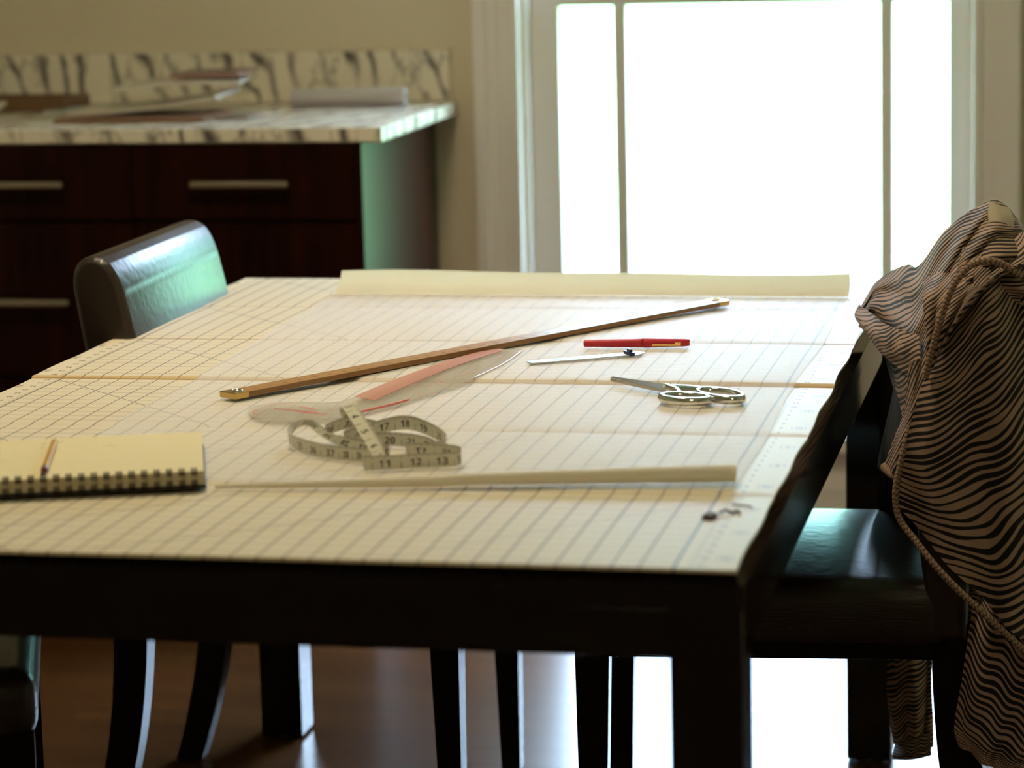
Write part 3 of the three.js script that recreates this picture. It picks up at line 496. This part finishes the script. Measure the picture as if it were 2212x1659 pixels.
// ───────────────────────── chairs (front faces local +x)
function makeChair(label, p, turn) {
  const t = thing('leather_chair', label, 'chair', p, turn, 'dark leather dining chairs'); const hw = 0.22;
  const sg = (() => { const g = new THREE.BoxGeometry(0.48, 0.085, 2 * hw, 40, 8, 40), P = g.attributes.position, r = 0.026; for (let i = 0; i < P.count; i++) { const q = V(P.getX(i), P.getY(i), P.getZ(i)), c = V(clamp(q.x, -0.24 + r, 0.24 - r), clamp(q.y, -0.0425 + r, 0.0425 - r), clamp(q.z, -hw + r, hw - r)), d = q.clone().sub(c); if (d.length() > 1e-6) q.copy(c).addScaledVector(d.normalize(), r); const e = (1 - (q.x / 0.24) ** 2) * (1 - (q.z / hw) ** 2); if (q.y > 0) q.y += 0.022 * e; P.setXYZ(i, q.x + 0.035, q.y + 0.430, q.z); } g.computeVertexNormals(); return g; })();
  part('seat', sg, leather, t);
  part('seat_rail', rspan(-0.20, 0.262, 0.375, 0.412, -hw + 0.006, hw - 0.006, 0.004, 2), chairWood, t);
  const s = new THREE.Shape(); s.moveTo(-0.168, 0.475); s.bezierCurveTo(-0.150, 0.58, -0.160, 0.68, -0.186, 0.785); s.bezierCurveTo(-0.196, 0.835, -0.212, 0.851, -0.232, 0.851); s.bezierCurveTo(-0.254, 0.851, -0.268, 0.835, -0.264, 0.800); s.bezierCurveTo(-0.250, 0.70, -0.228, 0.60, -0.222, 0.40); s.lineTo(-0.172, 0.40); s.closePath();
  const bg = new THREE.ExtrudeGeometry(s, { depth: 2 * hw - 0.03, bevelEnabled: true, bevelThickness: 0.015, bevelSize: 0.011, bevelOffset: -0.011, bevelSegments: 5, curveSegments: 18 }).translate(0, 0, -hw + 0.015);
  const uvp = bg.attributes.position, buv = bg.attributes.uv; for (let i = 0; i < uvp.count; i++) buv.setXY(i, uvp.getZ(i) * 3, uvp.getY(i) * 3);
  part('backrest', toCreasedNormals(bg, 0.7), leather, t);
  for (const q of [-1, 1]) {
    const z = q * (hw - 0.024);
    const f = part('leg', (() => { const g = new THREE.BoxGeometry(1, 1, 1, 1, 1, 1), P = g.attributes.position; for (let i = 0; i < P.count; i++) { const up = P.getY(i) > 0, w = up ? 0.044 : 0.029; P.setXYZ(i, 0.248 + (up ? 0 : 0.004) + P.getX(i) * w, up ? 0.40 : 0.008, z + P.getZ(i) * w); } g.computeVertexNormals(); return g; })(), chairWood, t);
    part('glide', new THREE.CylinderGeometry(0.011, 0.009, 0.008, 16).translate(0.252, 0.004, z), chairWood, f);
    const r = new THREE.Shape(); r.moveTo(-0.178, 0.42); r.bezierCurveTo(-0.180, 0.25, -0.195, 0.14, -0.243, 0.006); r.lineTo(-0.282, 0.006); r.bezierCurveTo(-0.240, 0.14, -0.226, 0.25, -0.228, 0.42); r.closePath();
    part('leg', new THREE.ExtrudeGeometry(r, { depth: 0.034, bevelEnabled: true, bevelSize: 0.001, bevelThickness: 0.001, bevelSegments: 1, curveSegments: 14 }).translate(0, 0, z - 0.017), chairWood, t);
  }
  return t;
}
makeChair('dark leather chair tucked in at the left side of the table', [-0.302, 0, -1.435], 0);
makeChair('dark leather chair under the striped garment', [0.430, 0, -1.205], Math.PI + 0.08);
makeChair('dark leather chair at the near left, only its seat corner showing', [-0.690, 0, -0.60], 0.36);

// ───────────────────────── striped garment draped over the right chair
{
  const O = V(0.66, 0, -1.15), t = thing('striped_garment', 'brown and black zebra-striped knit garment draped over the chair back', 'garment', [O.x, 0, O.z]);
  const stripe = dataTex(1024, 1024, (u, v) => {          // 0.30 m square
    const wv = (fbm(u * 2, v * 3, 2, 2, 3) - 0.5) * 3.0 + (fbm(u * 4, v * 10, 2, 4, 10) - 0.5) * 1.1;
    const ph = v * 48 + wv, f = ph - Math.floor(ph), wid = 0.52 + 0.42 * (vnoise(u * 7 + 4, Math.floor(ph) * 1.7, 7) - 0.5) * 2 * 0.8;
    const k = clamp((Math.abs(f - 0.5) * 2 - (1 - wid)) * 9, 0, 1), n = 0.88 + 0.24 * hash(u * 1024, v * 1024);
    return [lerp(168, 17, k) * n, lerp(138, 14, k) * n, lerp(118, 14, k) * n];
  });
  const knit = std({ map: stripe, roughness: 0.9, sheen: 0.3, sheenRoughness: 0.6, sheenColor: rgb(0.5, 0.45, 0.42) });
  const bind = (() => { const m = knit.clone(); m.map = dataTex(256, 64, (u, v) => { const k = 0.5 + 0.5 * Math.sin(u * Math.PI * 2 * 16 + v * 9 + fbm(u * 8, v * 3, 2, 8, 3) * 5); const d = Math.pow(k, 3); return [lerp(160, 74, d), lerp(130, 58, d), lerp(108, 48, d)]; }); return m; })();
  // rows of [L, R] from top to bottom; o: bulge towards the viewer, folds, stripe direction
  const patch = (name, rows, o = {}) => {
    const cl = new THREE.CatmullRomCurve3(rows.map((r) => V(...r[0])), false, 'centripetal'), cr = new THREE.CatmullRomCurve3(rows.map((r) => V(...r[1])), false, 'centripetal');
    const wm = rows.reduce((s, r) => s + V(...r[0]).distanceTo(V(...r[1])), 0) / rows.length, len = (cl.getLength() + cr.getLength()) / 2, ca = Math.cos(o.rot || 0), sa = Math.sin(o.rot || 0), ou = rnd(), ov = rnd();
    const f = (u, v) => {
      const p = cl.getPoint(v).lerp(cr.getPoint(v), u), e = Math.sin(Math.PI * u), env = (o.top === undefined ? 1 : clamp(v / o.top, 0, 1));
      let z = (o.bulge || 0) * e * env; const w = (o.fold || 0) * env;
      if (w) { const ph = u * (o.n || 3) + (o.slant || 0) * v + 0.35 * Math.sin(v * 4 + u * 3), r = Math.abs(((ph % 1) + 1) % 1 * 2 - 1); z += w * (sm(r) - 0.5) * clamp(e * 3, 0, 1) + w * 0.5 * (fbm(u * 5 + 3, v * 5, 3) - 0.5); }
      p.z += z; p.y += (o.sag || 0) * -e * v; return p.sub(O);
    };
    const g = sheet(o.nu || 90, o.nv || 110, f, 0.0016, (u, v) => {
      const x = u * wm + (o.wu || 0) * Math.sin(v * 5 + u * 2), y = v * len + (o.wv || 0.003) * Math.sin(u * (o.n || 3) * 2 * Math.PI + v * 3) + (o.sh || 0) * u * u * wm;
      return [(x * ca - y * sa) / 0.3 + ou, (x * sa + y * ca) / 0.3 + ov];
    });
    return part(name, g, knit, t);
  };
  // large panel hanging over the near end of the backrest, hem rising to the left
  patch('back_panel', [
    [[0.640, 0.872, -1.30], [0.722, 0.872, -1.30]],
    [[0.652, 0.886, -1.10], [0.732, 0.884, -1.10]],
    [[0.660, 0.884, -0.965], [0.736, 0.874, -0.965]],
    [[0.642, 0.815, -0.935], [0.760, 0.80, -0.955]],
    [[0.618, 0.740, -0.925], [0.782, 0.68, -0.955]],
    [[0.595, 0.655, -0.92], [0.802, 0.53, -0.96]],
    [[0.587, 0.592, -0.92], [0.818, 0.345, -0.96]]], { bulge: 0.035, fold: 0.02, n: 2.6, slant: -0.4, top: 0.4, rot: 1.05, wv: 0.004, nu: 140, nv: 180, sh: -0.3 });
  part('hem_binding', tube([[0.603, 0.690, -0.925], [0.591, 0.640, -0.918], [0.586, 0.608, -0.914], [0.590, 0.580, -0.910], [0.612, 0.552, -0.898], [0.645, 0.515, -0.886], [0.690, 0.472, -0.884], [0.735, 0.428, -0.895], [0.79, 0.37, -0.93], [0.818, 0.345, -0.955]].map((p) => [p[0] - O.x, p[1], p[2] - O.z]), 0.0042, 160, 10), (() => { const m = bind.clone(); m.map = bind.map.clone(); m.map.repeat.set(5, 1); m.map.needsUpdate = true; return m; })(), t);
  // bunched upper part: over the top of the backrest and down onto the table edge
  const cols = [
    [[0.506, 0.764, -1.37], [0.505, 0.752, -1.35], [0.508, 0.744, -1.33]],
    [[0.530, 0.800, -1.36], [0.520, 0.775, -1.28], [0.531, 0.744, -1.30]],
    [[0.549, 0.818, -1.34], [0.548, 0.770, -1.16], [0.560, 0.690, -1.22]],
    [[0.572, 0.834, -1.28], [0.578, 0.770, -1.04], [0.582, 0.668, -1.08]],
    [[0.598, 0.846, -1.20], [0.604, 0.785, -0.95], [0.606, 0.690, -0.965]],
    [[0.634, 0.898, -1.13], [0.634, 0.840, -0.93], [0.628, 0.755, -0.945]],
    [[0.668, 0.926, -1.10], [0.662, 0.885, -0.925], [0.652, 0.810, -0.94]],
    [[0.698, 0.939, -1.09], [0.700, 0.910, -0.925], [0.690, 0.845, -0.935]],
    [[0.722, 0.917, -1.11], [0.738, 0.900, -0.94], [0.740, 0.830, -0.94]],
    [[0.755, 0.850, -1.13], [0.780, 0.855, -0.98], [0.790, 0.76, -0.96]]];
  const curves = [0, 1, 2].map((k) => new THREE.CatmullRomCurve3(cols.map((c) => V(...c[k])), false, 'centripetal'));
  {
    const f = (u, v) => {
      const a = curves[0].getPoint(u), b = curves[1].getPoint(u), c = curves[2].getPoint(u), w = 1 - v;
      const p = a.multiplyScalar(w * w).addScaledVector(b, 2 * w * v).addScaledVector(c, v * v);
      const e = clamp(Math.min(v, 1 - v) * 5, 0, 1), ph = v * 3.2 + u * 2.2 + 0.4 * Math.sin(u * 9), r = Math.abs(((ph % 1) + 1) % 1 * 2 - 1);
      p.z += (0.022 * (sm(r) - 0.4) + 0.016 * (fbm(u * 9, v * 6, 3) - 0.5)) * e; p.y += 0.006 * (fbm(u * 12 + 5, v * 4, 2) - 0.5) * (1 - v); return p.sub(O);
    };
    part('bunched_folds', sheet(200, 110, f, 0.0016, (u, v) => { const x = u * 0.36, y = v * 0.2 + 0.006 * Math.sin(u * 13), r = 0.3 + u * 0.2 + 0.25 * Math.sin(u * 6); return [(x * Math.cos(r) - y * Math.sin(r)) / 0.3, (x * Math.sin(r) + y * Math.cos(r)) / 0.3]; }), knit, t);
  }
  // second fold lying over the first, with a rolled band above the shoulder
  patch('shoulder_fold', [
    [[0.612, 0.852, -1.02], [0.735, 0.912, -1.02]],
    [[0.618, 0.835, -0.935], [0.748, 0.890, -0.935]],
    [[0.624, 0.800, -0.915], [0.71, 0.876, -0.915]],
    [[0.622, 0.745, -0.915], [0.656, 0.825, -0.912]]], { bulge: 0.014, fold: 0.012, n: 4, slant: 1.5, rot: 0.9, wv: 0.003, nu: 100, nv: 70 });
  part('neck_binding', tube([[0.622, 0.752, -0.905], [0.632, 0.792, -0.898], [0.645, 0.838, -0.893], [0.658, 0.868, -0.896], [0.675, 0.886, -0.905], [0.70, 0.890, -0.915], [0.734, 0.872, -0.922]].map((p) => [p[0] - O.x, p[1], p[2] - O.z]), 0.0044, 90, 10), (() => { const m = bind.clone(); m.map = bind.map.clone(); m.map.repeat.set(2.4, 1); m.map.needsUpdate = true; return m; })(), t);
  // collar end standing up at the very top
  patch('collar_tab', [[[0.690, 0.944, -1.055], [0.712, 0.936, -1.06]], [[0.690, 0.930, -1.03], [0.718, 0.928, -1.04]], [[0.696, 0.900, -1.0], [0.722, 0.898, -1.01]], [[0.700, 0.880, -0.985], [0.722, 0.878, -0.99]]], { bulge: 0.008, rot: 0.2, nu: 24, nv: 40 }).material = std({ color: rgb(0.42, 0.35, 0.26), roughness: 0.9 });
  // sleeve hanging beside the backrest, with a ribbed cuff
  patch('sleeve', [[[0.600, 0.760, -0.96], [0.640, 0.785, -0.93]], [[0.594, 0.70, -0.965], [0.624, 0.735, -0.93]], [[0.580, 0.660, -0.965], [0.606, 0.680, -0.93]], [[0.570, 0.632, -0.965], [0.594, 0.628, -0.925]]], { bulge: 0.016, fold: 0.006, n: 2.5, rot: 1.2, nu: 40, nv: 60 });
  part('cuff', tube([[0.569, 0.630, -0.96], [0.582, 0.626, -0.935], [0.595, 0.624, -0.92]].map((p) => [p[0] - O.x, p[1], p[2] - O.z]), 0.006, 24, 10), bind, t);
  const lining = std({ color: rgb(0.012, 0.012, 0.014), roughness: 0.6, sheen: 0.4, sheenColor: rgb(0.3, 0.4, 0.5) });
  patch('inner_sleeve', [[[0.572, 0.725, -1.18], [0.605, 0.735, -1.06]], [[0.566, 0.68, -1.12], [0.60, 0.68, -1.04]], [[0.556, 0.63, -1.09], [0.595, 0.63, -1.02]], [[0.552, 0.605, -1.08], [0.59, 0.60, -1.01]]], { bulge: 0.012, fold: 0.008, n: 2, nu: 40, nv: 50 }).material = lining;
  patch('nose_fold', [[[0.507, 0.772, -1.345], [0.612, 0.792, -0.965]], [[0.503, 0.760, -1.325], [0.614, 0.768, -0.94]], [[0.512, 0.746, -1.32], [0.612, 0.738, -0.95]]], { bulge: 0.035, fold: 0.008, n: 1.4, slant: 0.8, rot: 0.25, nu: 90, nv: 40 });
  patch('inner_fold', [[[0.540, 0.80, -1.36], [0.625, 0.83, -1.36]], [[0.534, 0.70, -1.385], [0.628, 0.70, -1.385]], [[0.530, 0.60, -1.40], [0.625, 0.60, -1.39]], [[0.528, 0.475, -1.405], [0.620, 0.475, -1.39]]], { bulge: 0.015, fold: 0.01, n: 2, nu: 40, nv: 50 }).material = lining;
  // lower panels hanging behind the hem
  patch('lower_panel', [[[0.655, 0.50, -1.06], [0.70, 0.49, -1.03]], [[0.649, 0.45, -1.06], [0.692, 0.44, -1.03]], [[0.641, 0.38, -1.06], [0.684, 0.37, -1.03]], [[0.634, 0.325, -1.06], [0.676, 0.32, -1.03]]], { bulge: 0.01, fold: 0.008, n: 2, rot: 0.05, nu: 40, nv: 60 });
  patch('lower_panel', [[[0.684, 0.50, -0.99], [0.79, 0.46, -1.0]], [[0.675, 0.45, -0.985], [0.78, 0.40, -1.0]], [[0.664, 0.37, -0.98], [0.762, 0.32, -1.0]], [[0.654, 0.295, -0.98], [0.742, 0.25, -1.0]], [[0.660, 0.275, -0.98], [0.735, 0.228, -1.0]]], { bulge: 0.02, fold: 0.016, n: 2.6, slant: 0.3, rot: -0.25, nu: 80, nv: 90 });
  // tail hanging inside, behind the seat, lit from the window
  patch('inner_panel', [[[0.545, 0.43, -1.33], [0.605, 0.43, -1.30]], [[0.548, 0.33, -1.33], [0.606, 0.31, -1.30]], [[0.545, 0.24, -1.33], [0.606, 0.24, -1.30]], [[0.554, 0.165, -1.33], [0.608, 0.172, -1.30]]], { bulge: 0.02, fold: 0.014, n: 2, rot: 0.7, nu: 50, nv: 70 });
  patch('inner_hem', [[[0.558, 0.172, -1.32], [0.606, 0.195, -1.29]], [[0.556, 0.160, -1.28], [0.608, 0.175, -1.26]], [[0.562, 0.150, -1.32], [0.606, 0.165, -1.29]]], { bulge: 0.01, rot: 0.3, nu: 30, nv: 24 });
}

// ───────────────────────── papers and things on the counter
{
  const y = CT + 0.0004;
  const bend = (w, d, h, lift, curve, cols, rot, px, py, pz, name, label, cat) => {   // soft magazine: a bent stack
    const t = thing(name, label, cat, [px, py, pz], rot);
    const f = (yo) => (u, v) => V((u - 0.5) * w, yo + lift * u * u + curve * Math.sin(u * Math.PI), (0.5 - v) * d);
    part('pages', sheet(24, 6, f(h - 0.0006), h - 0.0006), std({ color: rgb(...cols[0]), roughness: 0.7 }), t);
    part('cover', sheet(24, 6, f(h), 0.0005), std({ map: cols[1], roughness: 0.3 }), t);
    return t;
  };
  const cover = (base, blobs) => canvasTex(256, 256, (c, w, h) => { c.fillStyle = base; c.fillRect(0, 0, w, h); for (const [x, yy, a, b, col] of blobs) { c.fillStyle = col; c.fillRect(x * w, yy * h, a * w, b * h); } });
  // brown folder at the bottom, magazines above it
  const fo = thing('paper_folder', 'flat brown folder at the bottom of the magazine pile', 'folder', [-1.02, y, -2.83], 0.05);
  part('folder_back', rspan(-0.15, 0.15, 0, 0.004, -0.10, 0.10, 0.001, 1), std({ color: rgb(0.20, 0.10, 0.05), roughness: 0.6 }), fo);
  part('folder_front', rspan(-0.15, 0.148, 0.0042, 0.0075, -0.10, 0.098, 0.001, 1), std({ color: rgb(0.22, 0.11, 0.055), roughness: 0.6 }), fo);
  bend(0.30, 0.22, 0.006, 0.030, 0.002, [[0.55, 0.5, 0.42], cover('#cdc3ae', [[0.05, 0.1, 0.3, 0.25, '#a9b9b8'], [0.55, 0.5, 0.2, 0.3, '#8e6f7d'], [0.72, 0.42, 0.2, 0.3, '#a3a445']])], 0.10, -1.02, y + 0.0085, -2.90, 'magazine', 'pale magazine with lifted right end on the counter pile', 'magazine');
  bend(0.26, 0.19, 0.006, 0.012, 0.010, [[0.6, 0.55, 0.46], cover('#d8cfba', [[0.1, 0.2, 0.3, 0.4, '#b7ab97'], [0.45, 0.2, 0.12, 0.5, '#c35c36'], [0.3, 0.05, 0.2, 0.2, '#8d8296']])], 0.16, -0.98, y + 0.048, -2.95, 'magazine', 'cream magazine with orange spot near the top of the pile', 'magazine');
  bend(0.14, 0.16, 0.007, 0.002, 0.0, [[0.35, 0.2, 0.17], cover('#5b3340', [[0, 0, 1, 0.2, '#3a2430']])], 0.05, -0.925, y + 0.072, -3.0, 'booklet', 'dark red booklet on top of the magazine pile', 'booklet');
  bend(0.16, 0.10, 0.002, 0.003, 0.002, [[0.6, 0.5, 0.45], cover('#b59a8c', [[0.2, 0.1, 0.3, 0.5, '#9a4a3c'], [0.6, 0.2, 0.3, 0.6, '#3f5a46']])], -0.2, -0.865, y + 0.0005, -2.865, 'leaflet', 'small coloured leaflet beside the magazine pile', 'leaflet');
  bend(0.17, 0.12, 0.003, 0.004, 0.003, [[0.6, 0.58, 0.52], cover('#b9c0b6', [[0.2, 0.3, 0.3, 0.4, '#a4b7bb']])], 0.3, -1.20, y + 0.0005, -3.0, 'envelope', 'pale envelope left of the magazine pile', 'envelope');
  const tr = thing('wooden_tray', 'shallow brown wooden tray against the backsplash', 'tray', [-1.39, y, -3.08]);
  part('tray_base', rspan(-0.14, 0.14, 0, 0.006, -0.08, 0.08, 0.002, 1), std({ color: rgb(0.16, 0.085, 0.04), roughness: 0.5 }), tr);
  part('tray_rim', mergeGeometries([rspan(-0.14, 0.14, 0.006, 0.026, 0.07, 0.08, 0.002, 1), rspan(-0.14, 0.14, 0.006, 0.026, -0.08, -0.07, 0.002, 1), rspan(-0.14, -0.13, 0.006, 0.026, -0.07, 0.07, 0.002, 1), rspan(0.13, 0.14, 0.006, 0.026, -0.07, 0.07, 0.002, 1)]), std({ color: rgb(0.17, 0.09, 0.04), roughness: 0.5 }), tr);
  const di = thing('shallow_bowl', 'small shallow cream bowl with brown base at the counter left', 'bowl', [-1.395, y, -2.90]);
  part('bowl_body', new THREE.LatheGeometry([[0.001, 0.004], [0.03, 0.004], [0.055, 0.018], [0.062, 0.027], [0.060, 0.028], [0.052, 0.020], [0.028, 0.0075], [0.001, 0.0075]].map((p) => new THREE.Vector2(...p)), 40), std({ color: rgb(0.62, 0.55, 0.42), roughness: 0.4, side: THREE.DoubleSide }), di);
  part('bowl_foot', new THREE.CylinderGeometry(0.034, 0.036, 0.005, 32).translate(0, 0.0025, 0), std({ color: rgb(0.16, 0.05, 0.03), roughness: 0.5 }), di);
  const ro = thing('paper_roll', 'pale grey roll of wrapping paper lying at the backsplash', 'paper roll', [-0.672, y, -3.09], 0.03);
  part('roll_body', new THREE.CylinderGeometry(0.0185, 0.0185, 0.236, 32, 1).rotateZ(Math.PI / 2).translate(0, 0.0186, 0), std({ color: rgb(0.50, 0.45, 0.45), roughness: 0.5 }), ro);
  part('loose_flap', sheet(20, 6, (u, v) => V((u - 0.5) * 0.234, 0.0012 + 0.0006 * Math.sin(u * 6), 0.012 + v * -0.03 + 0.02), 0.0004), std({ color: rgb(0.52, 0.47, 0.46), roughness: 0.5 }), ro);
  part('core', new THREE.CylinderGeometry(0.009, 0.009, 0.24, 20, 1).rotateZ(Math.PI / 2).translate(0, 0.0186, 0), std({ color: rgb(0.25, 0.17, 0.1), roughness: 0.8 }), ro);
}

renderer.render(scene, camera);
